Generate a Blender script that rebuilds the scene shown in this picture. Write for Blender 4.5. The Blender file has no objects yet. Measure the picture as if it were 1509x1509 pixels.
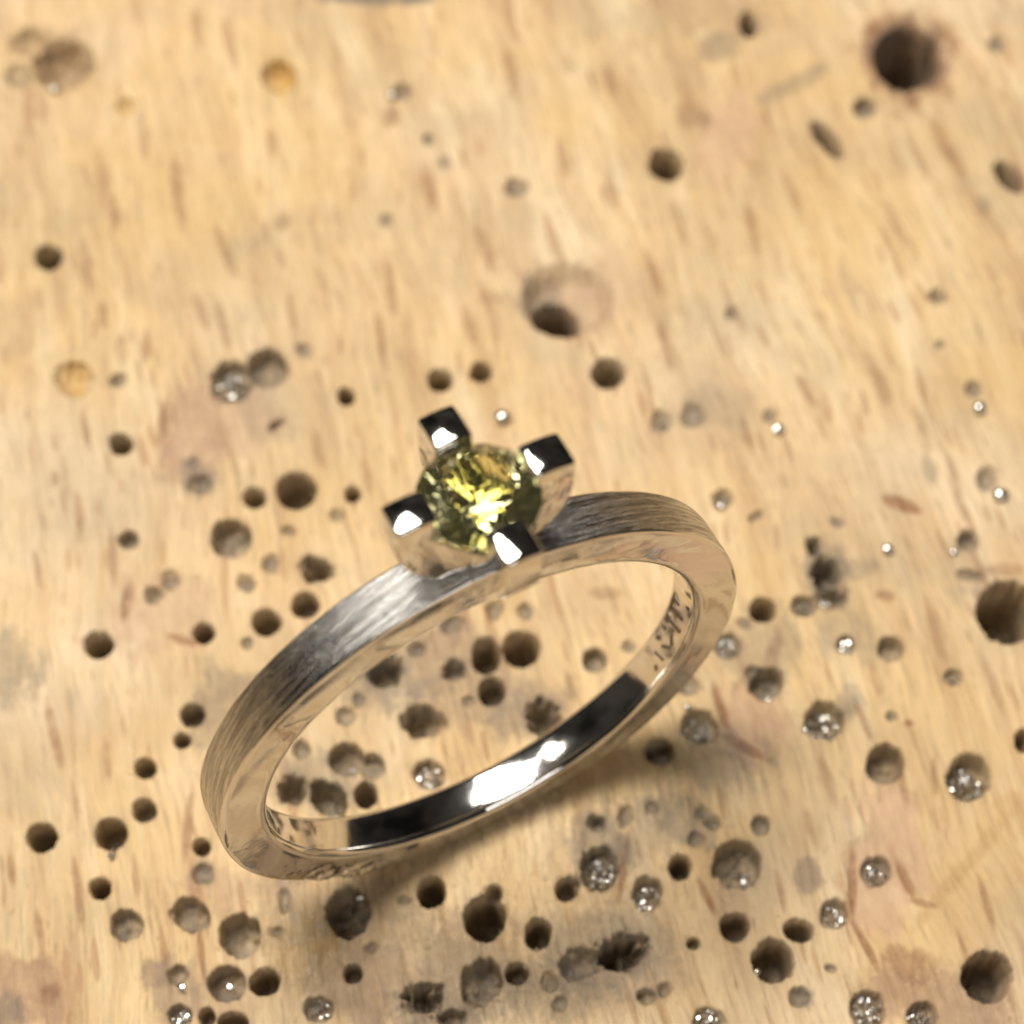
import bpy, bmesh, math, random
import numpy as np
from mathutils import Vector, Matrix, Quaternion

# ------------------------------------------------------------------ set-up
# 1 Blender unit = 1 cm; most numbers below are millimetres times MM
MM = 0.1
scene = bpy.context.scene
scene.unit_settings.system = 'METRIC'
scene.unit_settings.scale_length = 0.01
C = scene.collection
random.seed(7)
RNG = np.random.default_rng(11)

# ---- camera: a phone held about 7 cm from the ring, looking down 60 degrees
CAM_MM = np.array([1.177, -24.485, 65.450])
ELEV = math.radians(60.0)
FPX, HALF = 2537.4, 754.5
cam = bpy.data.cameras.new('camera')
cam.sensor_width = 36.0
cam.lens = FPX / (2 * HALF) * 36.0
cam.clip_start = 0.05
cam.clip_end = 500.0
cam.dof.use_dof = True
cam.dof.focus_distance = 58.3 * MM
cam.dof.aperture_fstop = cam.lens * 1e-3 / (2 * 0.60 * MM)
co = bpy.data.objects.new('camera', cam)
C.objects.link(co)
co.location = CAM_MM * MM
co.rotation_euler = (math.pi / 2 - ELEV, 0, 0)
scene.camera = co

# ---- dim room
w = bpy.data.worlds.new('World')
scene.world = w
w.use_nodes = True
wt = w.node_tree
wn, wr, wc = wt.nodes.new('ShaderNodeTexNoise'), wt.nodes.new('ShaderNodeValToRGB'), wt.nodes.new('ShaderNodeTexCoord')
wn.inputs['Scale'].default_value = 2.6
wn.inputs['Detail'].default_value = 2
wr.color_ramp.elements[0].position, wr.color_ramp.elements[0].color = 0.38, (0.10, 0.09, 0.085, 1)
wr.color_ramp.elements[1].position, wr.color_ramp.elements[1].color = 0.68, (1.0, 0.88, 0.75, 1)
wt.links.new(wc.outputs['Generated'], wn.inputs['Vector'])
wt.links.new(wn.outputs[0], wr.inputs[0])
wt.links.new(wr.outputs[0], wt.nodes['Background'].inputs[0])
wt.nodes['Background'].inputs[1].default_value = 0.055

# ---- the bench lamp: above, behind and a little to the left
def lamp(name, d, dist, sx, sy, turn, watts, col):
    d = Vector(d).normalized()
    L = bpy.data.lights.new(name, 'AREA')
    L.shape = 'RECTANGLE'
    L.size, L.size_y = sx, sy
    L.energy = watts
    L.color = col
    o = bpy.data.objects.new(name, L)
    C.objects.link(o)
    o.location = Vector((0, 0.5, 1)) + d * dist
    o.rotation_euler = (d.to_track_quat('Z', 'Y') @ Quaternion((0, 0, 1), math.radians(turn))).to_euler()
    return o
lamp('bench_lamp', (-0.19, 0.295, 0.935), 30, 17, 12, 20, 13200, (1.0, 0.95, 0.88))
lamp('fill_light', (0.30, -0.72, 0.62), 45, 26, 18, 0, 4800, (1.0, 0.96, 0.92))  # unseen fill, added behind the camera to lighten shadows and hole walls
lamp('second_lamp', (-0.60, 0.12, 0.79), 32, 6.5, 5, 10, 2600, (1.0, 0.94, 0.84))

vs = scene.view_settings
vs.view_transform = 'Standard'
vs.look = 'None'
vs.exposure = 0.0
vs.gamma = 1.0
vs.use_curve_mapping = False
scene.cycles.max_bounces = 8
scene.cycles.transmission_bounces = 8
scene.cycles.glossy_bounces = 6
scene.cycles.diffuse_bounces = 2
scene.cycles.sample_clamp_indirect = 6.0
scene.cycles.blur_glossy = 0.3

# ------------------------------------------------------------------ helpers
def ground(px, py):
    """point of the bench plane (mm) for a position measured in the photograph"""
    dx, dy = (px - HALF) / FPX, (py - HALF) / FPX
    s, c = math.sin(ELEV), math.cos(ELEV)
    d = np.array([dx, c - dy * s, -s - dy * c])
    return (CAM_MM + d * (CAM_MM[2] / -d[2]))[:2]

def jac(px, py):
    a = (ground(px + 1, py) - ground(px - 1, py)) / 2
    b = (ground(px, py + 1) - ground(px, py - 1)) / 2
    return np.stack([a, b], 1)

def sstep(a, b, x):
    t = np.clip((x - a) / (b - a), 0, 1)
    return t * t * (3 - 2 * t)

LAT = RNG.random((256, 256)).astype(np.float32)
def vnoise(x, y):
    xi, yi = np.floor(x).astype(np.int64), np.floor(y).astype(np.int64)
    fx, fy = x - xi, y - yi
    fx, fy = fx * fx * (3 - 2 * fx), fy * fy * (3 - 2 * fy)
    a, b = LAT[yi & 255, xi & 255], LAT[yi & 255, (xi + 1) & 255]
    c, d = LAT[(yi + 1) & 255, xi & 255], LAT[(yi + 1) & 255, (xi + 1) & 255]
    return (a + (b - a) * fx) * (1 - fy) + (c + (d - c) * fx) * fy - 0.5

def tag(o, label=None, cat=None, group=None, kind=None):
    if label: o['label'] = label
    if cat: o['category'] = cat
    if group: o['group'] = group
    if kind: o['kind'] = kind
    return o

def link(name, me, parent=None):
    o = bpy.data.objects.new(name, me)
    C.objects.link(o)
    if parent: o.parent = parent
    return o

class NT:
    def __init__(self, name):
        self.m = bpy.data.materials.new(name)
        self.m.use_nodes = True
        self.t = self.m.node_tree
        self.b = self.t.nodes['Principled BSDF']
    def n(self, kind, **kw):
        nd = self.t.nodes.new('ShaderNode' + kind)
        for k, v in kw.items():
            setattr(nd, k, v)
        return nd
    def l(self, a, b):
        self.t.links.new(a, b)
    def math(self, op, a, b=None, clamp=False):
        nd = self.n('Math', operation=op, use_clamp=clamp)
        for i, v in enumerate((a, b)):
            if v is None: continue
            if isinstance(v, (int, float)): nd.inputs[i].default_value = v
            else: self.l(v, nd.inputs[i])
        return nd.outputs[0]
    def mix(self, f, a, b, mode='MIX'):
        nd = self.n('Mix', data_type='RGBA', blend_type=mode)
        for i, v in ((0, f), (6, a), (7, b)):
            if isinstance(v, (int, float)): nd.inputs[i].default_value = v
            elif isinstance(v, tuple): nd.inputs[i].default_value = (*v, 1)
            else: self.l(v, nd.inputs[i])
        return nd.outputs[2]
    def ramp(self, f, stops):
        nd = self.n('ValToRGB')
        e = nd.color_ramp.elements
        while len(e) < len(stops): e.new(0.5)
        for s, (p, c) in zip(e, stops):
            s.position = p
            s.color = (*c, 1) if isinstance(c, tuple) else (c, c, c, 1)
        self.l(f, nd.inputs[0])
        return nd.outputs[0]
    def noise(self, vec, scale=1.0, detail=2.0, rough=0.5, dist=0.0):
        nd = self.n('TexNoise')
        nd.inputs['Scale'].default_value = scale
        nd.inputs['Detail'].default_value = detail
        nd.inputs['Roughness'].default_value = rough
        nd.inputs['Distortion'].default_value = dist
        self.l(vec, nd.inputs['Vector'])
        return nd.outputs[0]
    def bump(self, h, strength, dist, normal=None):
        nd = self.n('Bump')
        nd.inputs['Strength'].default_value = strength
        nd.inputs['Distance'].default_value = dist
        self.l(h, nd.inputs['Height'])
        if normal is not None: self.l(normal, nd.inputs['Normal'])
        return nd.outputs[0]

# ------------------------------------------------------------------ wood material
GA = (-0.213, 0.977, 0.0)      # direction of the grain
GC = (0.977, 0.213, 0.0)       # across the grain
def wood_material():
    T = NT('beech_wood')
    geo = T.n('NewGeometry')
    P = geo.outputs['Position']
    def dot(v):
        d = T.n('VectorMath', operation='DOT_PRODUCT')
        T.l(P, d.inputs[0]); d.inputs[1].default_value = v
        return d.outputs['Value']
    al, ac = dot(GA), dot(GC)
    sep = T.n('SeparateXYZ'); T.l(P, sep.inputs[0]); z = sep.outputs[2]
    wob = T.noise(P, 0.9, 2, 0.5)
    ac2 = T.math('ADD', ac, T.math('MULTIPLY', wob, 0.22))
    def vec(sa, sl, sz=3.0):
        c = T.n('CombineXYZ')
        T.l(T.math('MULTIPLY', ac2, sa), c.inputs[0])
        T.l(T.math('MULTIPLY', al, sl), c.inputs[1])
        T.l(T.math('MULTIPLY', z, sz), c.inputs[2])
        return c.outputs[0]
    broad = T.noise(vec(5.0, 0.75), 1, 4, 0.6)
    col = T.ramp(broad, [(0.32, (0.43, 0.27, 0.13)), (0.43, (0.575, 0.395, 0.195)),
                         (0.55, (0.635, 0.455, 0.235)), (0.70, (0.70, 0.545, 0.335))])
    cloud = T.noise(P, 0.55, 3, 0.5)
    col = T.mix(T.ramp(cloud, [(0.42, 0.0), (0.68, 0.6)]), col, (0.635, 0.44, 0.275))
    col = T.mix(T.ramp(T.noise(P, 0.5, 3, 0.6), [(0.50, 0.0), (0.64, 0.65)]), col, (0.70, 0.56, 0.37))
    # medium streaks
    st = T.noise(vec(13, 0.9), 1, 4, 0.65)
    col = T.mix(T.ramp(st, [(0.28, 0.65), (0.5, 0.0)]), col, (0.42, 0.25, 0.115))
    col = T.mix(T.ramp(st, [(0.55, 0.0), (0.75, 0.5)]), col, (0.76, 0.60, 0.37))
    # lens shaped ray flecks
    def flecks(sa, sl, lo, hi, amount, c):
        nonlocal col
        v = T.n('TexVoronoi', feature='F1'); v.inputs['Scale'].default_value = 1
        v.inputs['Randomness'].default_value = 1
        T.l(vec(sa, sl), v.inputs['Vector'])
        s = T.n('SeparateColor'); T.l(v.outputs['Color'], s.inputs[0])
        r = T.ramp(s.outputs[0], [(0.25, 0.0), (1.0, hi)])
        d = T.math('SUBTRACT', r, v.outputs['Distance'])
        f = T.ramp(d, [(0.0, 0.0), (lo, amount)])
        col = T.mix(f, col, c)
        return f
    f1 = flecks(9.5, 1.25, 0.10, 0.33, 0.62, (0.35, 0.18, 0.085))
    flecks(20, 3.6, 0.08, 0.36, 0.65, (0.37, 0.20, 0.09))
    flecks(46, 8.0, 0.12, 0.40, 0.5, (0.34, 0.19, 0.09))
    fib = T.noise(vec(48, 3.2, 20), 1, 4, 0.7)
    col = T.mix(1.0, col, T.ramp(fib, [(0.30, 0.66), (0.48, 1.0), (0.72, 1.12)]), 'MULTIPLY')
    # grey dust film in patches
    dust = T.noise(P, 1.3, 4, 0.65)
    col = T.mix(T.ramp(dust, [(0.45, 0.0), (0.70, 0.55)]), col, (0.385, 0.295, 0.19))
    col = T.mix(T.ramp(T.noise(P, 0.8, 3, 0.6), [(0.50, 0.0), (0.66, 0.5)]), col, (0.60, 0.395, 0.165))
    # marks of use: grime plus shade painted into holes and dents, brown scorch, pinkish end grain, amber varnish
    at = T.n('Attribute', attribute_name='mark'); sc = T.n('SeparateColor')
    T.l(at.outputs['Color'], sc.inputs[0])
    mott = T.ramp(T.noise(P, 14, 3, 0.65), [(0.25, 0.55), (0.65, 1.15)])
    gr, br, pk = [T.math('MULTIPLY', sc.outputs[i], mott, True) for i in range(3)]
    am = at.outputs['Alpha']
    col = T.mix(pk, col, T.mix(T.ramp(T.noise(vec(22, 5), 1, 3, 0.6), [(0.3, 0.0), (0.7, 1.0)]),
                               (0.46, 0.28, 0.165), (0.615, 0.415, 0.26)))
    col = T.mix(T.math('MULTIPLY', am, 0.8), col, (0.56, 0.33, 0.085))
    col = T.mix(br, col, (0.26, 0.115, 0.045))
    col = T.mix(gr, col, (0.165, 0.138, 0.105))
    T.l(col, T.b.inputs['Base Color'])
    rough = T.math('SUBTRACT', T.ramp(dust, [(0.3, 0.55), (0.7, 0.72)]), T.math('MULTIPLY', am, 0.45))
    T.l(rough, T.b.inputs['Roughness'])
    T.b.inputs['Specular IOR Level'].default_value = 0.35
    h = T.math('ADD', T.math('MULTIPLY', fib, 0.5), T.math('MULTIPLY', st, 0.6))
    T.l(T.bump(h, 1.0, 0.024), T.b.inputs['Normal'])
    return T.m

# ------------------------------------------------------------------ the bench top
# (x, y, rx, ry, turn, kind) measured in the photograph
# D deep drill hole, M hole with a visible floor, S shallow dent, R ragged hole, F hole holding filings
HOLES = [
 (174,560,13,11,0,'S'),(178,654,16,14,20,'D'),(396,541,28,28,0,'M'),(341,561,29,28,0,'F'),(447,515,13,12,0,'S'),
 (407,624,16,6,-30,'S'),(374,733,16,15,0,'D'),(437,722,27,26,0,'D'),(426,782,12,7,10,'S'),(340,793,28,27,0,'M'),
 (397,831,16,15,0,'S'),(363,859,15,14,0,'S'),(190,796,14,13,0,'M'),(250,854,17,16,0,'S'),(225,874,17,15,0,'S'),
 (146,950,21,19,0,'D'),(300,932,16,15,0,'D'),(392,917,20,19,0,'D'),(449,891,19,18,0,'D'),(470,838,28,22,0,'R'),
 (365,947,9,9,0,'S'),(497,758,14,12,0,'S'),(520,728,11,11,0,'D'),(295,712,21,17,0,'S'),(285,679,9,9,0,'S'),
 (283,1054,17,16,-15,'D'),(268,1091,12,11,0,'D'),(214,1132,15,14,10,'D'),(213,1194,17,17,0,'D'),(62,1234,21,20,0,'D'),
 (164,1229,22,22,0,'D'),(297,1248,12,12,0,'D'),(300,1287,17,15,0,'S'),(147,1309,15,15,0,'D'),(187,1363,22,22,0,'M'),
 (280,1349,29,23,28,'M'),(354,1378,29,31,0,'M'),(390,1447,22,19,-20,'D'),(334,1449,27,25,0,'M'),(263,1435,16,15,0,'S'),
 (265,1496,17,16,0,'F'),(305,1499,11,13,0,'D'),(344,1506,20,14,0,'D'),(405,1374,13,10,0,'S'),(418,1327,10,20,0,'S'),
 (514,1345,30,36,0,'M'),(469,1486,21,18,0,'F'),
 (768,956,26,26,0,'D'),(716,966,20,26,0,'D'),(725,1019,19,20,0,'D'),(668,986,21,19,0,'R'),(562,989,32,24,-20,'R'),
 (618,1062,33,27,0,'R'),(800,1052,32,30,10,'R'),(529,1032,12,12,0,'S'),(509,1054,15,15,0,'S'),(512,1118,24,23,0,'M'),
 (549,1128,18,18,0,'M'),(443,1102,14,16,0,'S'),(430,1166,25,27,20,'R'),(483,1175,33,24,30,'R'),(539,1172,15,18,0,'D'),
 (632,1141,23,20,0,'F'),(615,956,14,12,0,'S'),(665,918,18,14,0,'S'),(728,897,13,16,0,'S'),(774,900,13,14,0,'S'),
 (877,973,17,16,0,'M'),(691,1032,10,8,0,'S'),(926,952,12,10,0,'S'),(971,1108,19,18,0,'M'),(1030,1071,26,25,0,'F'),
 (1071,952,20,18,0,'F'),(1110,990,14,12,0,'S'),(1131,1005,25,22,0,'M'),(1065,735,18,17,0,'S'),(1125,898,19,17,0,'D'),
 (1014,1011,18,14,0,'S'),(1098,918,14,9,20,'S'),
 (637,1314,20,23,0,'D'),(715,1352,30,33,0,'D'),(729,1316,11,12,0,'D'),(835,1311,16,16,0,'D'),(884,1279,29,31,0,'F'),
 (881,1213,16,14,0,'R'),(922,1203,13,20,10,'S'),(962,1190,11,9,0,'S'),(954,1316,23,25,0,'F'),(793,1375,19,23,10,'D'),
 (762,1435,16,15,0,'D'),(709,1448,29,36,15,'M'),(918,1403,47,32,-17,'R'),(858,1418,34,24,-10,'S'),(546,1397,11,10,0,'S'),
 (520,1435,13,13,0,'D'),(629,1471,33,30,0,'R'),(666,1500,22,14,0,'R'),(596,1326,12,7,0,'S'),(811,1445,13,15,0,'S'),
 (826,1481,13,13,0,'S'),(954,1468,16,12,0,'R'),(980,1457,12,12,0,'S'),(846,1300,14,12,0,'R'),
 (1216,1062,29,27,0,'F'),(1305,1125,27,27,0,'M'),(1427,1147,31,33,0,'F'),(1314,1056,9,9,0,'S'),
 (1035,1196,15,13,0,'S'),(1052,1213,14,12,0,'S'),(1121,1216,13,14,0,'M'),(1024,1236,14,15,0,'S'),(1086,1273,34,33,0,'M'),
 (1002,1277,16,18,0,'D'),(1292,1283,21,22,0,'F'),(1229,1347,20,20,0,'F'),(1083,1366,20,19,0,'D'),(1177,1371,21,16,15,'D'),
 (1022,1390,9,8,0,'D'),(1140,1415,29,31,0,'D'),(1223,1427,10,6,10,'S'),(1457,1438,36,36,0,'D'),(1180,1469,16,16,0,'S'),
 (1280,1486,25,27,0,'F'),(1359,1497,22,20,0,'F'),(1044,1503,24,18,0,'F'),(1508,1091,12,16,0,'D'),(1405,998,13,11,0,'F'),
 (1486,902,45,44,0,'D'),(1222,880,26,20,0,'R'),(1214,842,22,26,15,'R'),(1199,806,13,15,0,'R'),(1184,893,18,15,0,'F'),
 (1314,955,20,17,0,'M'),(1248,949,13,13,0,'F'),(1427,797,16,15,0,'M'),(1435,849,22,10,10,'S'),(1385,507,8,7,0,'S'),
 (1115,760,13,7,-25,'S'),(1236,770,11,9,0,'S'),(1022,611,19,17,0,'S'),(975,620,18,17,0,'S'),(1135,613,10,10,0,'S'),
 (1435,572,12,14,0,'S'),(1456,705,18,18,0,'S'),
 (1103,35,13,18,-10,'D'),(1337,86,47,46,0,'D'),(1275,158,16,15,0,'M'),(1219,205,13,33,-40,'D'),(1488,261,14,27,-45,'D'),
 (982,242,25,22,20,'D'),(1470,64,12,11,0,'S'),(1383,437,14,12,0,'S'),(1078,462,9,10,0,'S'),
 (836,441,72,60,0,'C'),(819,462,35,30,0,'D'),(649,560,17,16,0,'D'),(709,548,16,14,0,'D'),(897,550,23,21,0,'D'),
 (510,584,12,12,0,'D'),(760,276,18,15,0,'S'),(657,240,12,11,0,'S'),(631,205,9,9,0,'S'),(593,135,15,13,0,'S'),
 (570,324,10,12,0,'S'),(71,379,19,17,0,'D'),(93,93,43,38,0,'S'),(43,60,26,20,0,'S'),(30,113,22,18,0,'S'),
 (186,156,15,14,0,'S'),(414,112,27,28,0,'S'),(109,560,28,26,0,'S'),
]
# coloured marks: (x, y, rx, ry, turn, grime, brown, pink, amber)
MARKS = [
 (298,640,60,82,10,.15,.08,.9,0),(362,612,48,60,-10,.05,0,.55,0),(242,620,9,42,12,.15,.55,0,0),(290,705,45,30,0,.45,0,0,0),
 (230,905,85,75,0,.05,0,.6,0),(187,885,8,34,12,.1,.5,0,0),(268,942,26,8,20,0,.55,0,0),(10,990,52,62,0,.40,0,0,0),
 (385,600,40,60,-35,.2,0,.15,0),(30,1460,72,62,0,.15,.30,.55,0),(72,1462,34,20,-30,.05,.5,0,0),(8,1490,34,40,0,.4,.1,0,0),
 (452,1384,58,66,0,.20,0,0,.95),(430,1330,60,70,0,.28,0,0,0),(575,1345,80,60,10,.28,0,0,.15),(330,1040,70,74,0,.38,.1,0,0),
 (414,110,27,28,0,.02,0,0,1.0),(186,155,17,15,0,.1,0,0,.7),(109,558,30,28,0,.05,0,0,.8),
 (93,93,46,42,0,.30,.28,0,.2),(43,60,34,26,0,.24,.12,0,.2),(30,110,26,22,0,.4,0,0,.2),(560,-4,95,14,0,.85,0,0,0),
 (417,328,14,13,0,.1,.35,0,0),(1337,86,76,74,0,.1,.9,0,0),(1337,86,58,57,0,.3,.95,0,0),(1337,86,45,44,0,.75,.3,0,0),(1189,115,42,16,-30,.32,0,0,0),(1135,140,30,14,-30,.3,0,0,0),
 (1067,200,55,72,20,.0,0,.70,0),(1017,172,30,22,0,.12,.32,0,0),(1060,70,42,26,0,.35,.08,0,0),(1050,15,120,40,0,.12,.15,.15,0),
 (1452,300,18,20,0,.3,0,0,0),(575,171,11,16,0,.15,.4,0,0),(726,439,24,12,0,0,.25,.1,0),(836,440,74,62,0,.15,.10,.45,0),(800,440,34,50,0,.5,0,0,0),
 (1329,743,34,10,20,.05,.65,0,0),(1370,690,14,30,-12,.3,.05,0,0),(1307,878,18,8,10,.1,.45,0,0),(1339,1066,8,6,0,0,.75,0,0),
 (1215,845,36,60,12,.55,.1,0,0),(1260,838,40,16,-10,.3,0,0,0),(1250,930,60,45,30,.30,0,0,0),(1420,830,50,55,0,.22,0,0,0),(1480,840,40,12,0,.05,.35,.1,0),
 (1105,1066,62,64,0,.0,.02,.85,0),(1064,1046,9,42,-18,.05,.65,0,0),(1100,1100,50,8,28,.05,.6,0,0),(1250,1035,22,28,0,.4,0,0,0),(1140,960,12,45,15,.0,.45,.1,0),
 (1305,1275,80,150,14,.0,.0,.85,0),(1258,1300,7,52,0,.1,.62,0,0),(1275,1390,7,52,-28,.08,.60,0,0),(1338,1298,8,38,-22,.05,.6,0,0),(1360,1330,26,6,15,.0,.45,0,0),
 (1420,1280,14,120,40,.05,.1,.1,.4),(1485,1185,22,22,0,0,.15,.1,.4),(1388,1478,125,62,15,.18,.30,.45,0),(1340,1425,45,26,25,.05,.45,0,0),
 (1189,1293,23,29,0,.42,.2,0,0),(1180,1469,22,22,0,.5,0,0,0),(1080,1340,28,34,-20,.05,.10,.35,0),(1042,1320,6,34,-25,.05,.6,0,0),(920,1275,7,60,8,0,.6,.1,0),
 (880,1230,66,56,0,.45,0,0,0),(1010,1210,66,46,0,.42,0,0,0),(900,1400,105,66,-12,.32,.06,0,0),(820,1460,85,60,0,.36,0,0,0),(930,1440,90,45,0,.22,0,.25,0),
 (700,1420,80,90,0,.26,.08,.1,0),(540,1450,90,70,0,.28,.16,.25,0),(640,1490,90,44,0,.36,.12,.1,0),(620,960,90,62,-15,.34,.1,.2,0),(700,1020,90,64,0,.28,.06,.1,0),
 (560,1010,64,46,0,.42,.1,0,0),(780,1050,70,50,-20,.34,.1,.2,0),(470,1150,70,62,0,.36,0,0,0),(1120,960,64,74,0,.3,0,0,0),(1050,1130,95,54,-10,.40,0,0,.05),
 (840,1015,5,30,-12,0,.45,.0,0),(950,1215,45,60,0,.2,0,0,0),(660,940,50,20,-25,0,.1,.5,0),(895,874,26,12,0,.1,.3,0,0),(300,1285,24,26,0,.25,0,0,0),
 (310,1310,60,40,10,.08,.1,.3,0),(420,1290,40,30,0,.1,.15,.15,0),(265,1460,44,62,0,.32,.1,.15,0),(335,1475,50,50,0,.15,.05,.25,0),(230,1435,22,26,0,.3,.3,0,0),
 (120,620,140,150,0,.05,0,0,0),(60,300,120,140,0,.10,0,0,0),(1400,600,60,60,0,.1,0,0,0),(1060,600,60,45,0,.22,0,0,0),(905,420,50,60,0,.05,0,.3,0),
]

# darker ray flecks of the wood: (x, y, half width, half length, turn, strength)
FLECKS = [
 (79,1078,10,60,-13,.5),(158,1118,7,40,-6,.4),(115,1314,8,60,-7,.5),(17,1280,8,35,-5,.5),(277,1216,8,70,6,.5),(297,1405,5,45,-5,.6),(116,752,8,35,-6,.4),
 (166,815,8,55,-3,.4),(80,705,7,16,-6,.35),(56,841,6,32,-8,.4),(126,632,7,32,-10,.4),(212,517,10,26,-6,.4),(179,517,9,28,-6,.35),(262,282,11,58,-8,.42),
 (169,315,9,32,-6,.4),(126,381,9,46,-12,.4),(328,361,9,52,-20,.4),(291,43,9,36,-8,.4),(152,464,8,26,-8,.4),(298,464,8,36,-22,.4),(401,212,9,28,-4,.4),(431,457,9,38,-8,.35),
 (1388,209,11,42,-25,.35),(1408,236,9,36,-25,.35),(1108,337,11,46,-12,.35),(1165,280,9,42,-22,.35),(1297,567,13,50,-24,.35),(1357,628,11,44,-20,.35),(1408,716,8,60,-15,.4),
 (1101,645,9,32,-20,.4),(1189,578,9,32,-28,.4),(1216,601,12,26,-20,.3),(575,421,9,50,-8,.42),(560,493,9,42,-8,.4),(715,366,11,46,-22,.4),(631,278,9,40,-16,.38),
 (965,405,8,46,-20,.4),(754,111,10,42,-14,.35),(897,119,10,30,-16,.35),(830,230,9,36,-14,.35),(901,278,9,36,-16,.35),(981,513,9,42,-14,.4),(691,477,9,36,-16,.38),
 (1272,1062,7,45,-22,.55),(1377,1143,7,36,-4,.45),(1453,1328,7,46,-17,.5),(1420,1400,6,40,-18,.4),(1330,1150,7,40,-14,.35),(1220,1150,9,45,-18,.35),(1195,1220,8,40,-18,.35),
 (1465,1010,9,60,-20,.35),(1380,930,10,55,-18,.35),(1290,1000,8,40,-16,.35),(1040,880,9,40,-16,.35),(1150,1310,6,35,-14,.35),(60,1380,7,45,-8,.4),(200,1290,6,40,-6,.35),(110,1180,6,35,-8,.35),
 (240,1400,6,45,-6,.4),(470,660,8,35,-12,.35),(540,700,7,30,-12,.35),(330,480,9,40,-14,.35),(60,150,10,40,-8,.3),(210,200,9,45,-8,.35),(1000,330,9,40,-16,.3),(1250,420,10,45,-20,.3),(1320,330,10,40,-22,.3),
]
MARKS += [(x, y, a, b, tn, .04, st, 0, 0) for x, y, a, b, tn, st in FLECKS]
FLOOR = []      # where filings lie
def build_bench(mat):
    y0, y1 = -13.0, 49.5
    ys, y = [], y0
    while y < y1:
        ys.append(y)
        y += 0.047 * (1 + 0.75 * (y - y0) / (y1 - y0))
    ys = np.array(ys)
    N = 880
    s = np.linspace(-1, 1, N)
    hw = 21.5 + 9.5 * (ys - y0) / (y1 - y0)
    X = 1.2 + hw[:, None] * s[None, :]
    Y = np.repeat(ys[:, None], N, 1)
    al = X * GA[0] + Y * GA[1]
    ac = X * GC[0] + Y * GC[1]
    H = 0.035 * vnoise(ac * 0.5, al * 0.12) + 0.020 * vnoise(ac * 3.1 + 9, al * 0.35)
    H += 0.016 * vnoise(ac * 9 + 3, al * 0.8) + 0.008 * vnoise(ac * 19, al * 2.1)
    H = H.astype(np.float64)
    MK = np.zeros((len(ys), N, 4))
    def window(c, r):
        j0, j1 = np.searchsorted(ys, c[1] - r), np.searchsorted(ys, c[1] + r)
        if j1 <= j0: return None
        h0 = hw[j0:j1]
        lo, hi = ((c[0] - r - 1.2) / h0).min(), ((c[0] + r - 1.2) / h0).max()
        i0, i1 = np.searchsorted(s, lo), np.searchsorted(s, hi)
        return None if i1 <= i0 else (slice(j0, j1), slice(i0, i1))
    def local(w, px, py, turn):
        c = ground(px, py)
        Ji = np.linalg.inv(jac(px, py))
        dx, dy = X[w] - c[0], Y[w] - c[1]
        u, v = Ji[0, 0] * dx + Ji[0, 1] * dy, Ji[1, 0] * dx + Ji[1, 1] * dy
        a = math.radians(turn)
        return u * math.cos(a) + v * math.sin(a), -u * math.sin(a) + v * math.cos(a)
    # marks first
    for k, (px, py, rx, ry, turn, g, b, p, am) in enumerate(MARKS):
        c = ground(px, py)
        mmpp = np.linalg.norm(jac(px, py)[:, 1])
        w = window(c, max(rx, ry) * 1.7 * mmpp)
        if w is None: continue
        a, v = local(w, px, py, turn)
        d = np.sqrt((a / rx) ** 2 + (v / ry) ** 2)
        am_n = min(1.0, min(rx, ry) / 26 + .12)
        d += am_n * (0.55 * vnoise(X[w] * 1.1 + k * 7.3, Y[w] * 0.8) + 0.4 * vnoise(ac[w] * 4 + k, al[w] * 1.3) + (0.08 if p >= .5 else 0.25) * vnoise(X[w] * 8, Y[w] * 8))
        f = 1 - (sstep(0.62, 1.06, d) if p >= .5 else sstep(0.55, 1.12, d))
        for i, amt in enumerate((min(g * 1.35, .95), min(b * 1.3, .95), p, am)):
            if amt: MK[w][..., i] = 1 - (1 - MK[w][..., i]) * (1 - amt * f)
        if p > 0.3:      # shaved patches lie a little deeper
            H[w] -= 0.16 * p * f * (1 + 0.6 * vnoise(X[w] * 1.7, Y[w] * 1.7))
        if b >= 0.4 and g >= .05 and min(rx, ry) < 12:   # cracks and chisel nicks
            H[w] -= 0.10 * f
        if am > 0.6:
            H[w] += 0.05 * f
    # rough torn fibres where most work has been done
    c = ground(760, 1330)
    wear = np.exp(-(((X - c[0]) / 8.5) ** 2 + ((Y - c[1]) / 7.0) ** 2))
    H += wear * (0.20 * vnoise(ac * 2.2, al * 0.8) + 0.13 * vnoise(ac * 6, al * 1.7) + 0.07 * vnoise(ac * 13, al * 6))
    H += 0.035 * vnoise(ac * 4.3 + 50, al * 0.5) * sstep(22, -2, Y)
    # a few more holes just outside the picture, so that the bench goes on
    extra = []
    for k in range(26):
        px, py = (random.uniform(-60, 1570), random.uniform(1530, 1640)) if k < 18 else \
                 (random.choice((random.uniform(-70, -25), random.uniform(1535, 1580))), random.uniform(500, 1500))
        r = random.uniform(10, 27)
        extra.append((px, py, r, r * random.uniform(.85, 1.05), 0, random.choice('DDMSR')))
    HF = H.copy()
    for k, (px, py, rx, ry, turn, kind) in enumerate(HOLES + extra):
        c = ground(px, py)
        J = jac(px, py)
        mmpp = np.linalg.norm(J[:, 0])
        D = (rx + ry) * mmpp
        w = window(c, max(rx, ry) * 1.75 * np.linalg.norm(J[:, 1]))
        if w is None: continue
        a, v = local(w, px, py, turn)
        d = np.sqrt((a / rx) ** 2 + (v / ry) ** 2)
        th = np.arctan2(v, a)
        irr = {'D': .10, 'M': .12, 'S': .40, 'R': .46, 'F': .16, 'C': .07}[kind]
        q = 1.3 / max(D, .35)
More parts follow.
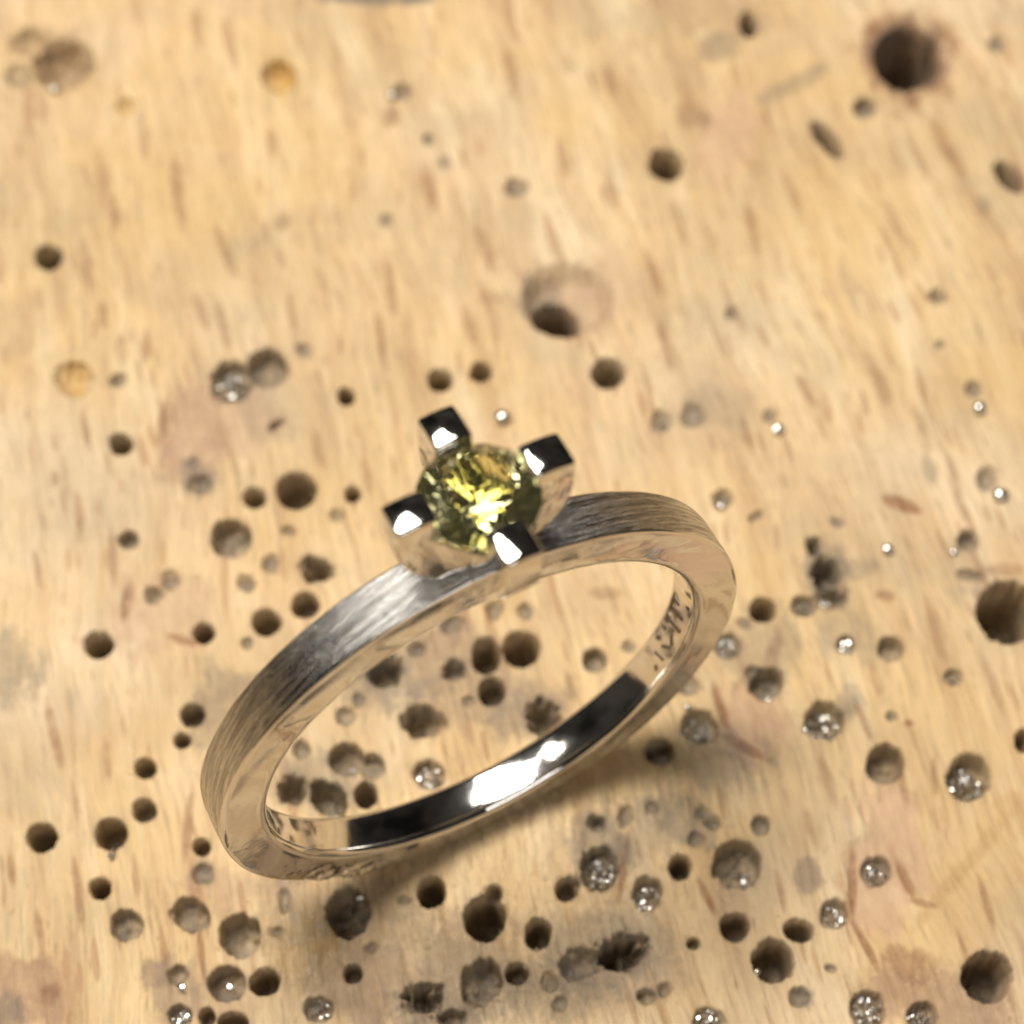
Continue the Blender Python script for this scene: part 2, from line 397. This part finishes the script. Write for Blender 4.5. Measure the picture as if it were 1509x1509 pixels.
        d = d + irr * vnoise(X[w] * q + k * 5.1, Y[w] * q + k * 1.7) + irr * 0.7 * vnoise(X[w] * 5 + k, Y[w] * 5) \
            + (0.0 if kind == 'C' else 0.09) * vnoise(ac[w] * 13, al[w] * 3) + {'D': 0.10, 'C': 0.0}.get(kind, 0.16) * vnoise(ac[w] * 5 + k, al[w] * 1.4)
        if kind in 'DMF':
            depth = {'D': random.uniform(1.5, 2.3), 'M': random.uniform(.62, .95), 'F': random.uniform(.45, .7)}[kind] * D
            e = 0.055 / (D / 2) + 0.03
            f = 1 - sstep(1 - e, 1 + e, d)
            floor = depth * (1 - 0.18 * np.clip(d, 0, 1) ** 2) + 0.16 * D * vnoise(X[w] * 4 + k, Y[w] * 4) + 0.10 * D * vnoise(X[w] * 9 + k, Y[w] * 9)
            lip = 0.03 * np.exp(-((d - 1.14) / 0.12) ** 2) * (0.5 + vnoise(th * 3 + k, th * 0) * 2)
            cand = HF[w] - floor * f - 0.05 * (1 - sstep(0.85, 1.22, d)) + lip
            H[w] = np.minimum(H[w] + np.where(d > 1.05, lip, 0), cand)
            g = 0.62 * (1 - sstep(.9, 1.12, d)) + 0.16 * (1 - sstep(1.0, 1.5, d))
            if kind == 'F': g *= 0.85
        elif kind == 'R':
            depth = random.uniform(.75, 1.2) * D
            f = 1 - sstep(.35, 1.02, d)
            H[w] = np.minimum(H[w], HF[w] - depth * f * (1 + 0.5 * vnoise(ac[w] * 4 + k, al[w] * 2)))
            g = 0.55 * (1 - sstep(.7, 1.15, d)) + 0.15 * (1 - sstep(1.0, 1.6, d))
        elif kind == 'C':
            f = 1 - sstep(.55, 1.0, d)
            H[w] = np.minimum(H[w], HF[w] - 0.85 * f * (1 + .35 * vnoise(X[w] * 1.2, Y[w] * 1.2)))
            HF = np.minimum(HF, H)
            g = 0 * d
        else:
            depth = random.uniform(.36, .65) * D
            f = np.clip(1 - d * d, 0, 1) ** 0.7
            H[w] = np.minimum(H[w], HF[w] - depth * f)
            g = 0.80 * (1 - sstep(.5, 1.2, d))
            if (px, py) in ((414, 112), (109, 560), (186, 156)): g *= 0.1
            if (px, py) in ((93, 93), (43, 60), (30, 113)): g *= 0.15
        MK[w][..., 0] = 1 - (1 - MK[w][..., 0]) * (1 - np.clip(g, 0, .9))  # old dirt together with recess shade painted into the hole colour
        if k < len(HOLES):
            cj, ci = np.searchsorted(ys, c[1]), np.searchsorted(s, (c[0] - 1.2) / np.interp(c[1], ys, hw))
            FLOOR.append((kind, c[0], c[1], D, float(H[min(cj, len(ys) - 1), min(max(ci, 0), N - 1)]), px, py))
    # fade to level at the rim of the detailed field
    edge = np.minimum(sstep(1.0, 0.96, np.abs(s))[None, :] * np.ones_like(Y), (sstep(y0, y0 + 1.2, Y) * sstep(y1, y1 - 1.5, Y)))
    H *= edge
    M = len(ys)
    V = np.stack([X, Y, H], 2).reshape(-1, 3)
    idx = np.arange(M * N).reshape(M, N)
    F = np.stack([idx[:-1, :-1], idx[:-1, 1:], idx[1:, 1:], idx[1:, :-1]], 2).reshape(-1, 4)
    # plain board around it, with real thickness
    loop = np.concatenate([idx[0, ::8], idx[0, -1:], idx[8::8, -1], idx[-1, -1:], idx[-1, ::-8], idx[-1, :1], idx[-8::-8, 0]])
    seen, L = set(), []
    for q in loop.tolist():
        if q not in seen: seen.add(q); L.append(q)
    L = np.array(L)
    P = V[L][:, :2]
    cx, cy = 1.2, 18.0
    dd = P - (cx, cy)
    kx = np.maximum(np.abs(dd[:, 0]) / 110, np.abs(dd[:, 1]) / 110)
    O = np.c_[dd / kx[:, None] + (cx, cy), np.zeros(len(L))]
    B = O.copy(); B[:, 2] = -22
    base = len(V)
    n = len(L)
    V = np.concatenate([V, O, B])
    o_i, b_i = base + np.arange(n), base + n + np.arange(n)
    nx = np.roll(np.arange(n), -1)
    F = np.concatenate([F, np.stack([L, o_i, o_i[nx], L[nx]], 1), np.stack([o_i, b_i, b_i[nx], o_i[nx]], 1)])
    me = bpy.data.meshes.new('bench_top')
    me.vertices.add(len(V)); me.vertices.foreach_set('co', (V * MM).ravel())
    me.loops.add(F.size); me.loops.foreach_set('vertex_index', F.ravel().astype(np.int32))
    me.polygons.add(len(F)); me.polygons.foreach_set('loop_start', np.arange(0, F.size, 4, dtype=np.int32))
    me.polygons.foreach_set('loop_total', np.full(len(F), 4, np.int32))
    me.update(calc_edges=True)
    sm = np.ones(len(F), bool); sm[-n:] = False
    me.polygons.foreach_set('use_smooth', sm)
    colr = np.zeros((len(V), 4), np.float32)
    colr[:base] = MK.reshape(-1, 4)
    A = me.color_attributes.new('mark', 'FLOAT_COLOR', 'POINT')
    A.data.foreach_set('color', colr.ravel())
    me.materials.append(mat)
    return tag(link('bench_top', me), 'worn beech bench top pitted with drill holes', None, None, 'structure')

bench = build_bench(wood_material())

# ------------------------------------------------------------------ metals and stone
def polished(name='polished_white_gold', r0=0.03, r1=0.085):
    T = NT(name)
    T.b.inputs['Base Color'].default_value = (0.73, 0.71, 0.675, 1)
    T.b.inputs['Metallic'].default_value = 1
    tc = T.n('TexCoord')
    smear = T.noise(tc.outputs['Object'], 3.5, 4, 0.6)
    T.l(T.ramp(smear, [(0.35, r0), (0.75, r1)]), T.b.inputs['Roughness'])
    geo = T.n('NewGeometry')
    h = T.noise(geo.outputs['Position'], 9, 3, 0.55)
    n1 = T.bump(h, 0.06, 0.02)
    v = T.n('VectorMath', operation='MULTIPLY'); T.l(tc.outputs['Object'], v.inputs[0]); v.inputs[1].default_value = (20, 160, 160)
    T.l(T.bump(T.noise(v.outputs[0], 1, 2, 0.5), 0.02, 0.003, n1), T.b.inputs['Normal'])
    return T.m

def brushed():
    T = NT('brushed_white_gold')
    T.b.inputs['Metallic'].default_value = 1
    uv = T.n('UVMap', uv_map='brush')
    def vec(a, b, shear=0.0):
        s = T.n('SeparateXYZ'); T.l(uv.outputs[0], s.inputs[0])
        c = T.n('CombineXYZ')
        T.l(T.math('MULTIPLY', s.outputs[0], a), c.inputs[0])
        y = T.math('ADD', s.outputs[1], T.math('MULTIPLY', s.outputs[0], shear))
        T.l(T.math('MULTIPLY', y, b), c.inputs[1])
        return c.outputs[0]
    s1 = T.noise(vec(0.38, 12, 0.10), 1, 4, 0.65, 0.15)
    s2 = T.noise(vec(0.7, 24, -0.08), 1, 3, 0.6)
    s3 = T.noise(vec(4, 7), 1, 3, 0.6)
    h = T.math('ADD', T.math('ADD', s1, s2), T.math('MULTIPLY', s3, 0.18))
    T.l(T.ramp(s1, [(0.35, (0.24, 0.23, 0.22)), (0.66, (0.80, 0.775, 0.735))]), T.b.inputs['Base Color'])
    T.l(T.ramp(s2, [(0.3, 0.13), (0.7, 0.24)]), T.b.inputs['Roughness'])
    T.l(T.bump(h, 0.9, 0.0065), T.b.inputs['Normal'])
    return T.m

def dark_cut():
    T = NT('engraved_cut')
    T.b.inputs['Base Color'].default_value = (0.16, 0.12, 0.085, 1)
    T.b.inputs['Metallic'].default_value = 0.6
    tc = T.n('TexCoord')
    T.l(T.ramp(T.noise(tc.outputs['Object'], 30, 2), [(0.3, 0.4), (0.7, 0.65)]), T.b.inputs['Roughness'])
    return T.m

def gem_mat():
    T = NT('olive_yellow_gem')
    tc = T.n('TexCoord')
    T.l(T.ramp(T.noise(tc.outputs['Object'], 6, 2), [(0.3, (0.97, 0.935, 0.42)), (0.7, (0.985, 0.96, 0.54))]), T.b.inputs['Base Color'])
    T.b.inputs['Roughness'].default_value = 0.0
    T.b.inputs['IOR'].default_value = 1.66
    T.b.inputs['Transmission Weight'].default_value = 0.99
    return T.m

M_INN = polished('worn_white_gold', 0.07, 0.15)
M_POL, M_BRU, M_CUT, M_GEM = polished(), brushed(), dark_cut(), gem_mat()

# ------------------------------------------------------------------ the ring
R_OUT, R_IN, WID = 10.0, 8.29, 1.744
ring = link('finger_ring', None)
tag(ring, 'white gold ring with brushed band and olive yellow stone standing on the bench', 'ring')
u = Vector((0.01774, 0.04242, 0.99894)).normalized()
ax = Vector((-0.46475, 0.88495, -0.02932))
ax = (ax - u * ax.dot(u)).normalized()
t = ax.cross(u)
ctr = Vector((0, 0, 9.955))
ring.matrix_world = Matrix.Translation((ctr - u * R_OUT) * MM) @ Matrix((t, ax, u)).transposed().to_4x4()
Z0 = R_OUT      # local height of the ring's centre

def band():
    hw = WID / 2
    prof = []       # (radius, axial, brushed?)
    def arc(cr, ch, r, a0, a1, n, first=False):
        for i in range(n + 1):
            a = math.radians(a0 + (a1 - a0) * i / n)
            prof.append((cr + r * math.cos(a), ch + r * math.sin(a)))
    ro, ri = 0.07, 0.30
    arc(R_OUT - ro, hw - ro, ro, 0, 90, 4)               # outer back edge
    for i in range(1, 6):
        f = i / 6
        prof.append((R_OUT - ro - f * (R_OUT - ro - R_IN - ri), hw))
    arc(R_IN + ri, hw - ri, ri, 90, 180, 7)
    in0 = len(prof) - 3
    nin = 6
    for i in range(1, nin):
        f = i / nin
        prof.append((R_IN - 0.03 * math.sin(math.pi * f), (hw - ri) * (1 - 2 * f)))
    in1 = len(prof) + 2
    arc(R_IN + ri, -hw + ri, ri, 180, 270, 7)
    for i in range(1, 8):
        f = i / 8
        prof.append((R_IN + ri + f * (R_OUT - ro - R_IN - ri), -hw))
    arc(R_OUT - ro, -hw + ro, ro, 270, 360, 4)
    first_out = len(prof)
    for i in range(1, 64):
        f = i / 64
        prof.append((R_OUT + 0.025 * math.sin(math.pi * f), (-hw + ro) + (WID - 2 * ro) * f))
    NP, NS = len(prof), 1200
    pr = np.array(prof)
    th = np.linspace(0, 2 * np.pi, NS, endpoint=False)
    TH, RR = np.meshgrid(th, pr[:, 0], indexing='ij')
    HH = np.meshgrid(th, pr[:, 1], indexing='ij')[1]
    # hand finish: faces are not perfectly flat
    side = np.clip((np.abs(HH) - 0.55) / 0.3, 0, 1)
    cx, cy = np.cos(TH), np.sin(TH)
    RR = RR + 0.020 * vnoise(cx * 3 + 40, cy * 3 + HH * 0.7)
    HH = HH + side * (0.030 * vnoise(cx * 5 + 80 + RR * .9, cy * 5 + RR * 1.3) + 0.012 * vnoise(cx * 14 + 20, cy * 14 + RR * 3))
    # a hollow runs along the side faces
    mid = np.clip((RR - R_IN - .2) / (R_OUT - R_IN - .3), 0, 1)
    HH = HH - np.sign(HH) * side * 0.030 * np.sin(np.pi * mid)
    # rough unfinished patch low on the front edge (angle from +x, towards +z)
    a0 = math.radians(-131)
    da = np.angle(np.exp(1j * (TH - a0)))
    pat = np.exp(-(da / 0.22) ** 2) * np.clip((RR - 9.15) / 0.4, 0, 1) * (HH < 0.2)
    lump = vnoise(TH * 42, RR * 4.5 + HH * 3 + 5) + 0.6 * vnoise(TH * 90 + 7, RR * 9 + HH * 6)
    HH = HH + pat * 0.20 * lump
    RR = RR + pat * 0.05 * lump
    # brush strokes: fine scratches that follow the band
    outm = (np.arange(NP) >= first_out)[None, :] * np.clip((0.80 - np.abs(HH)) / 0.05, 0, 1)
    arc_l = TH * R_OUT
    sc = 0.032 * vnoise(arc_l * 0.62, HH * 10 + arc_l * 0.6) + 0.022 * vnoise(arc_l * 1.4 + 31, HH * 18 - arc_l * 0.9)
    sc += 0.008 * vnoise(arc_l * 5 + 11, HH * 14)
    RR = RR + outm * sc
    V = np.stack([RR * np.cos(TH), HH, RR * np.sin(TH) + Z0], 2).reshape(-1, 3)
    F, mi, U = [], [], []
    for i in range(NS):
        i2 = (i + 1) % NS
        for j in range(NP):
            j2 = (j + 1) % NP
            F.append((i * NP + j, i * NP + j2, i2 * NP + j2, i2 * NP + j))
            mi.append(1 if j >= first_out - 1 else 2 if in0 <= j < in1 else 0)
            for (a, b) in ((i, j), (i, j2), (i + 1, j2), (i + 1, j)):
                U.append((a / NS * 2 * math.pi * R_OUT, prof[b][1]))
    me = bpy.data.meshes.new('band')
    me.from_pydata((V * MM).tolist(), [], F)
    me.materials.append(M_POL); me.materials.append(M_BRU); me.materials.append(M_INN)
    me.polygons.foreach_set('material_index', mi)
    me.polygons.foreach_set('use_smooth', [True] * len(F))
    uvl = me.uv_layers.new(name='brush')
    uvl.data.foreach_set('uv', np.array(U, np.float32).ravel())
    me.update()
    bm = bmesh.new(); bm.from_mesh(me)
    bmesh.ops.recalc_face_normals(bm, faces=bm.faces)
    bm.to_mesh(me); bm.free()
    o = link('band', me, ring)
    o['label'] = 'band with brushed outer face and polished sides'
    return o
band_o = band()

# engraved strokes inside the band, on the side away from the rough patch
def strokes():
    bm = None
    def P(a, h, r):
        a = math.radians(a)
        return Vector((r * math.cos(a), h, r * math.sin(a) + Z0)) * MM
    def stroke(a0, h0, a1, h1, wd):
        nonlocal bm
        bm = bmesh.new()
        n = 4
        for k in range(n):
            q = []
            for f in (k / n, (k + 1) / n):
                a, h = a0 + (a1 - a0) * f, h0 + (h1 - h0) * f
                dx, dh = math.radians(a1 - a0) * R_IN, h1 - h0
                l = math.hypot(dx, dh)
                ox, oh = -dh / l * wd / 2, dx / l * wd / 2
                for sgn in (1, -1):
                    aa = a + sgn * math.degrees(ox / R_IN)
                    hh = h + sgn * oh
                    for r in (R_IN - 0.045, R_IN + 0.1):
                        q.append(bm.verts.new(P(aa, hh, r)))
            for f4 in ((0, 2, 6, 4), (0, 4, 5, 1), (2, 3, 7, 6), (0, 1, 3, 2), (4, 6, 7, 5)):
                bm.faces.new([q[i] for i in f4])
    for a0, h0, a1, h1, wd in [(-1, .10, -1.2, .48, .22), (-4.5, -.25, -5.5, .38, .26), (-9, .40, -12.5, .45, .2), (-9.5, -.35, -10.5, .4, .22),
                               (-13.5, -.05, -16.5, -.3, .13), (-14.5, .3, -15, .5, .16), (-17.5, -.30, -20, .05, .13), (-18.5, .3, -20, .45, .18),
                               (-22.5, -.35, -23.5, .15, .12), (2.5, -.45, 2.0, -.3, .16), (-26, -.2, -27, -.4, .12)]:
        stroke(a0, h0, a1, h1, wd)
        bmesh.ops.remove_doubles(bm, verts=bm.verts, dist=1e-6)
        bmesh.ops.recalc_face_normals(bm, faces=bm.faces)
        me = bpy.data.meshes.new('engraved_stroke'); bm.to_mesh(me); bm.free()
        me.materials.append(M_CUT)
        link('engraved_stroke', me, band_o)
strokes()

# ---- setting: two crossed half-round bars whose ends stand up as square prongs
PW, PR_OUT, PR_IN, TOP, HB = 0.60, 2.86, 1.52, 3.80, 2.80
def bevelled(bm, w, seg=2):
    sharp = [e for e in bm.edges if len(e.link_faces) == 2 and e.calc_face_angle() > math.radians(28)]
    bmesh.ops.bevel(bm, geom=sharp, offset=w * MM, segments=seg, affect='EDGES', profile=0.5, clamp_overlap=True)

def finish(bm, name, parent, mat, smooth=True, angle=35):
    bmesh.ops.recalc_face_normals(bm, faces=bm.faces)
    me = bpy.data.meshes.new(name); bm.to_mesh(me); bm.free()
    me.materials.append(mat)
    if smooth:
        me.polygons.foreach_set('use_smooth', [True] * len(me.polygons))
        me.set_sharp_from_angle(angle=math.radians(angle))
    return link(name, me, parent)

def z_of(r):   # underside of the half-round bar
    return HB - math.sqrt(max(PR_OUT ** 2 - r * r, 0))

bm = bmesh.new()
bot, top = [], []
for sx, sy in ((-1, -1), (1, -1), (1, 1), (-1, 1)):
    bot.append(bm.verts.new(Vector((sx * .575, sy * .575, R_OUT + Z0 - 0.25)) * MM))
    top.append(bm.verts.new(Vector((sx * .575, sy * .575, R_OUT + Z0 + 1.22)) * MM))
bm.faces.new(bot[::-1])
cv = bm.verts.new(Vector((0, 0, R_OUT + Z0 + 0.62)) * MM)
for i in range(4):
    bm.faces.new((bot[i], bot[(i + 1) % 4], top[(i + 1) % 4], top[i]))
    bm.faces.new((top[i], top[(i + 1) % 4], cv))
setting = finish(bm, 'setting', ring, M_POL)

def prong_mesh(lx, ly, d1, d2, wrap):
    # profile in (r, z), extruded across; the prong end is domed a little
    pts = [(0.45, -0.22)]
    if wrap:        # the front arm reaches down over the near edge of the band
        pts += [(0.90, -0.50), (1.32, -0.48), (1.75, 0.18)]
    else:
        pts += [(r, max(z_of(r), -0.2) - (0.10 if r < 1.3 else 0)) for r in (0.9, 1.3)]
    a0 = -40 if wrap else -62
    for k in range(8):
        a = math.radians(a0 - a0 * k / 7)
        pts.append((PR_OUT * math.cos(a), HB + PR_OUT * math.sin(a)))
    pts += [*[(PR_OUT - 0.02 - (PR_OUT - 0.02 - PR_IN) * k / 8, TOP - d2 * (k / 4 - 1) ** 2 + 1e-4) for k in range(9)],
            (PR_IN, 3.02), (1.80, 2.93), (1.74, 2.78), (0.45, 1.13)]
    bm = bmesh.new()
    n = 9
    rings = []
    for k in range(n):
        y = -PW + 2 * PW * k / (n - 1)
        dome = d1 * (1 - (y / PW) ** 2) - ly * y
        rings.append([bm.verts.new(Vector((r, y, R_OUT + Z0 + z + (dome - lx * (r - 2.2) if z > TOP - d2 else 0))) * MM) for r, z in pts])
    m = len(pts)
    for k in range(n - 1):
        for i in range(m):
            bm.faces.new((rings[k][i], rings[k][(i + 1) % m], rings[k + 1][(i + 1) % m], rings[k + 1][i]))
    bm.faces.new(rings[0][::-1]); bm.faces.new(rings[-1])
    bmesh.ops.recalc_face_normals(bm, faces=bm.faces)
    bevelled(bm, 0.11, 3)
    bmesh.ops.recalc_face_normals(bm, faces=bm.faces)
    me = bpy.data.meshes.new('prong'); bm.to_mesh(me); bm.free()
    me.materials.append(M_POL)
    me.polygons.foreach_set('use_smooth', [True] * len(me.polygons))
    me.set_sharp_from_angle(angle=math.radians(40))
    return me
# each prong was filed by hand: right, back, left, front
for k, shape in enumerate([(.075, -.02, .05, .06), (.070, .02, .065, .05), (.015, -.075, .05, .075), (-.01, .06, .07, .05)]):
    p = link('prong', prong_mesh(*shape, k == 3), setting)
    p.rotation_euler = (0, 0, k * math.pi / 2)

# ---- round brilliant
def gem():
    R, G, T = 1.84, 3.07, 0.55
    bm = bmesh.new()
    base = R_OUT + Z0 + G
    def P(r, a, z): return bm.verts.new(Vector((r * math.cos(math.radians(a + 11)), r * math.sin(math.radians(a + 11)), base + z)) * MM)
    ch, gt = 0.315 * R, 0.03 * R
    tab = [P(T * R, k * 45, gt + ch) for k in range(8)]
    star = [P(0.785 * R, k * 45 + 22.5, gt + ch * 0.535) for k in range(8)]
    gu = [P(R, k * 22.5, gt) for k in range(16)]
    gl = [P(R, k * 22.5, -gt) for k in range(16)]
    pd = 0.80 * R
    mid = [P(0.30 * R, k * 45 + 22.5, -gt - pd * 0.735) for k in range(8)]
    cul = P(0, 0, -gt - pd)
    bm.faces.new(tab)
    for k in range(8):
        k2 = (k + 1) % 8
        bm.faces.new((tab[k], star[k], tab[k2]))
        bm.faces.new((tab[k], star[k - 1], gu[2 * k])); bm.faces.new((tab[k], gu[2 * k], star[k]))
        bm.faces.new((star[k], gu[2 * k], gu[2 * k + 1])); bm.faces.new((star[k], gu[2 * k + 1], gu[(2 * k + 2) % 16]))
        bm.faces.new((mid[k], gl[2 * k + 1], gl[2 * k])); bm.faces.new((mid[k], gl[(2 * k + 2) % 16], gl[2 * k + 1]))
        bm.faces.new((mid[k - 1], mid[k], gl[2 * k])); bm.faces.new((mid[k - 1], cul, mid[k]))
    for k in range(16):
        bm.faces.new((gu[k], gl[k], gl[(k + 1) % 16], gu[(k + 1) % 16]))
    o = finish(bm, 'gemstone', ring, M_GEM, False)
    o['label'] = 'round faceted olive yellow gemstone'
    c0 = Vector((0, 0, base * MM))       # it sits slightly askew in its seat
    o.matrix_local = Matrix.Translation(c0) @ Matrix.Rotation(math.radians(1.2), 4, Vector((-.8, .6, 0))) @ Matrix.Translation(-c0)
gem()

# ------------------------------------------------------------------ filings and specks
def filing_mat():
    T = NT('silver_filings')
    T.b.inputs['Base Color'].default_value = (0.72, 0.70, 0.66, 1)
    T.b.inputs['Metallic'].default_value = 1
    tc = T.n('TexCoord')
    T.l(T.ramp(T.noise(tc.outputs['Object'], 40, 2), [(0.3, 0.14), (0.7, 0.38)]), T.b.inputs['Roughness'])
    return T.m
M_FIL = filing_mat()

def flake(bm, c, size, rnd):
    """a small curled sliver of metal with thickness"""
    ex = Vector((rnd.gauss(0, 1), rnd.gauss(0, 1), rnd.gauss(0, .6))).normalized()
    ey = ex.orthogonal().normalized()
    ey.rotate(Matrix.Rotation(rnd.uniform(0, 6.3), 3, ex))
    ez = ex.cross(ey)
    L, Wd, th, curl = size * rnd.uniform(.7, 1.5), size * rnd.uniform(.3, .7), size * .12, rnd.uniform(-.9, .9)
    rows = []
    for k in range(4):
        s = k / 3 - .5
        m = c + ex * (s * L) + ez * (curl * s * s * L)
        wv = Wd * (1 - 1.2 * s * s) * .5
        rows.append([bm.verts.new((m + ey * (a * wv) + ez * (b * th)) * MM) for a, b in ((-1, -.5), (1, -.5), (1, .5), (-1, .5))])
    for k in range(3):
        for i in range(4):
            bm.faces.new((rows[k][i], rows[k][(i + 1) % 4], rows[k + 1][(i + 1) % 4], rows[k + 1][i]))
    bm.faces.new(rows[0][::-1]); bm.faces.new(rows[3])

PILE_LABEL = {
 (341,561): 'grey metal filings filling the hole at the top of the pink gouge',
 (265,1496): 'metal filings in the bottom edge hole left of two dark holes',
 (469,1486): 'metal filings in the bottom edge hole below the olive stain',
 (632,1141): 'metal filings in the ragged hole inside the ring, just above its lower band',
 (1030,1071): 'metal filings in the hole right of the ring beside the curved brown crack',
 (1071,952): 'metal filings in the hole touching the right side of the ring',
 (884,1279): 'large heap of filings in the hole below the ring shadow',
 (954,1316): 'metal filings in the hole beside the red brown streak below the ring',
 (1216,1062): 'metal filings in the hole above the round hole with a brown floor',
 (1427,1147): 'pale filings heaped to the rim of the large hole near the right edge',
 (1292,1283): 'bright filings in the hole on the left of the big pink patch',
 (1229,1347): 'metal filings in the small hole below the brown stain',
 (1280,1486): 'metal filings in the hole at the left end of the brown patch',
 (1359,1497): 'metal filings in the bottom edge hole inside the brown patch',
 (1044,1503): 'metal filings in the dark hole at the bottom edge right of centre',
 (1405,998): 'few filings in the tiny dent above the pale heap near the right edge',
 (1184,893): 'metal filings beside the black ragged gouge right of the ring',
 (1248,949): 'metal filings in the small dent below the black ragged gouge',
}
for kind, x, y, D, h, px, py in FLOOR:
    if kind != 'F': continue
    rnd = random.Random(px * 31 + py)
    bm = bmesh.new()
    n = int(14 + 30 * min(D / 1.0, 1.4))
    for k in range(n):
        r, a = D * .40 * math.sqrt(rnd.random()), rnd.uniform(0, 6.283)
        f = rnd.random()
        lift = 0.10 * D + f * D * (.42 if (px, py) in ((1427, 1147), (1292, 1283), (341, 561), (884, 1279)) else .25) * (1 - (r / (D * .5)) ** 2)
        flake(bm, Vector((r * math.cos(a), r * math.sin(a), lift)), D * rnd.uniform(.09, .2), rnd)
    o = finish(bm, 'metal_filings', None, M_FIL, False)
    o.location = (x * MM, y * MM, h * MM)
    tag(o, PILE_LABEL[(px, py)], 'filings', 'metal filings caught in drill holes')

def granule_mesh(seed, r):
    rnd = random.Random(seed)
    bm = bmesh.new()
    bmesh.ops.create_icosphere(bm, subdivisions=2, radius=r * MM)
    for v in bm.verts:
        v.co *= rnd.uniform(.8, 1.15)
        v.co.z *= .75
    return bm
SPECKS = [
 (740,618,15,'bright metal speck on bare wood just behind the stone setting'),
 (1145,635,12,'bright metal speck right of the grey double dent behind the ring'),
 (1442,604,13,'bright metal speck near the right edge, upper of the two there'),
 (1473,732,14,'bright metal speck near the right edge, lower of the two there'),
 (1307,811,11,'bright metal speck below the curved brown mark on the right'),
 (1405,815,8,'small metal speck left of the dark smudge near the right edge'),
 (80,134,9,'pale speck at the foot of the grey blot in the top left corner'),
 (577,143,9,'pale speck beside the small grey dent near the top edge'),
 (404,133,7,'shiny speck on the amber resin drop near the top edge'),
 (1064,737,7,'pale speck in the middle of the round grey dent right of the band'),
 (976,622,8,'pale speck in the left one of the grey double dent behind the ring'),
 (167,1262,9,'shiny metal sliver between two drill holes at the lower left'),
 (1188,1076,8,'round shiny bead on the rim of the filings hole right of the ring'),
 (1012,1043,6,'round shiny bead just above a filings hole beside the ring'),
 (1118,1427,7,'round shiny bead on the rim of the deep hole near the bottom right'),
 (1093,1291,10,'shiny metal chip inside the large dark hole below the ring on the right'),
 (530,1319,11,'shiny metal chip in the ragged hole under the ring'),
 (1134,1028,8,'shiny chip on the lower rim of the hole right of the band'),
 (365,866,6,'tiny shiny chip in the dent left of the brushed band'),
 (340,1452,8,'shiny chip in the wide hole at the lower left'),
 (267,1458,9,'shiny chip below the grey dent near the bottom left edge'),
 (1216,886,10,'shiny chip in the black ragged gouge right of the ring'),
 (517,1127,7,'shiny chip in the hole inside the ring'),
]
deps = bpy.context.evaluated_depsgraph_get()
deps.update()
bev = bench.evaluated_get(deps)
for k, (px, py, r, lab) in enumerate(SPECKS):
    g = ground(px, py)
    rmm = r * np.linalg.norm(jac(px, py)[:, 0]) * .8
    hit, loc, nor, _ = bev.ray_cast(Vector((g[0] * MM, g[1] * MM, 5)), Vector((0, 0, -1)))
    z = max(loc.z / MM, -0.55) if hit else 0
    if 'sliver' in lab or 'chip' in lab:
        rnd = random.Random(k)
        bm = bmesh.new()
        for q in range(4):
            flake(bm, Vector((rnd.uniform(-.5, .5) * rmm, rnd.uniform(-.8, .8) * rmm, rmm * .5)), rmm * 1.3, rnd)
        o = finish(bm, 'metal_chip', None, M_FIL, False)
    else:
        o = finish(granule_mesh(k, rmm), 'metal_granule', None, M_FIL, True, 60)
    o.location = (g[0] * MM, g[1] * MM, (z + rmm * .55) * MM)
    tag(o, lab, 'metal speck', 'metal specks on the bench')

# ------------------------------------------------------------------ torn fibres and dust on the worn wood
def dust_mat():
    T = NT('wood_dust')
    inf = T.n('NewGeometry')
    T.l(T.ramp(inf.outputs['Random Per Island'], [(0.0, (0.30, 0.22, 0.14)), (0.4, (0.62, 0.46, 0.27)), (1.0, (0.74, 0.62, 0.44))]), T.b.inputs['Base Color'])
    T.b.inputs['Roughness'].default_value = 0.7
    return T.m
rnd = random.Random(5)
bm = bmesh.new()
for k in range(1100):
    if k % 3:
        px, py = rnd.gauss(760, 260), rnd.gauss(1300, 130)
    else:
        h = rnd.choice(HOLES)
        a = rnd.uniform(0, 6.283)
        px, py = h[0] + h[2] * 1.15 * math.cos(a) + rnd.gauss(0, 5), h[1] + h[3] * 1.15 * math.sin(a) + rnd.gauss(0, 5)
    if not (-20 < px < 1530 and 420 < py < 1530): continue
    g = ground(px, py)
    hit, loc, nor, _ = bev.ray_cast(Vector((g[0] * MM, g[1] * MM, 0.25)), Vector((0, 0, -1)))
    if not hit or loc.z < -0.03: continue
    a = rnd.gauss(0, .35) if k % 4 else rnd.uniform(0, 3.1)
    d = Vector((GA[0], GA[1], rnd.gauss(0, .12))); d.rotate(Matrix.Rotation(a, 3, 'Z')); d.normalize()
    e = d.cross(Vector((0, 0, 1))).normalized()
    L, W = rnd.uniform(.06, .42) if k % 4 else rnd.uniform(.04, .12), rnd.uniform(.015, .045)
    c = loc / MM + Vector((0, 0, .012))
    q = [bm.verts.new((c + d * (L * (i - .5)) + e * (W * j) + Vector((0, 0, W * kz))) * MM) for i in (0, 1) for j, kz in ((-.5, 0), (.5, 0), (0, .8))]
    bm.faces.new((q[0], q[2], q[1])); bm.faces.new((q[3], q[4], q[5]))
    for i in range(3):
        bm.faces.new((q[i], q[(i + 1) % 3], q[3 + (i + 1) % 3], q[3 + i]))
o = finish(bm, 'wood_dust', None, dust_mat(), False)
tag(o, 'fine wood dust and torn fibres scattered over the bench', 'dust', None, 'stuff')
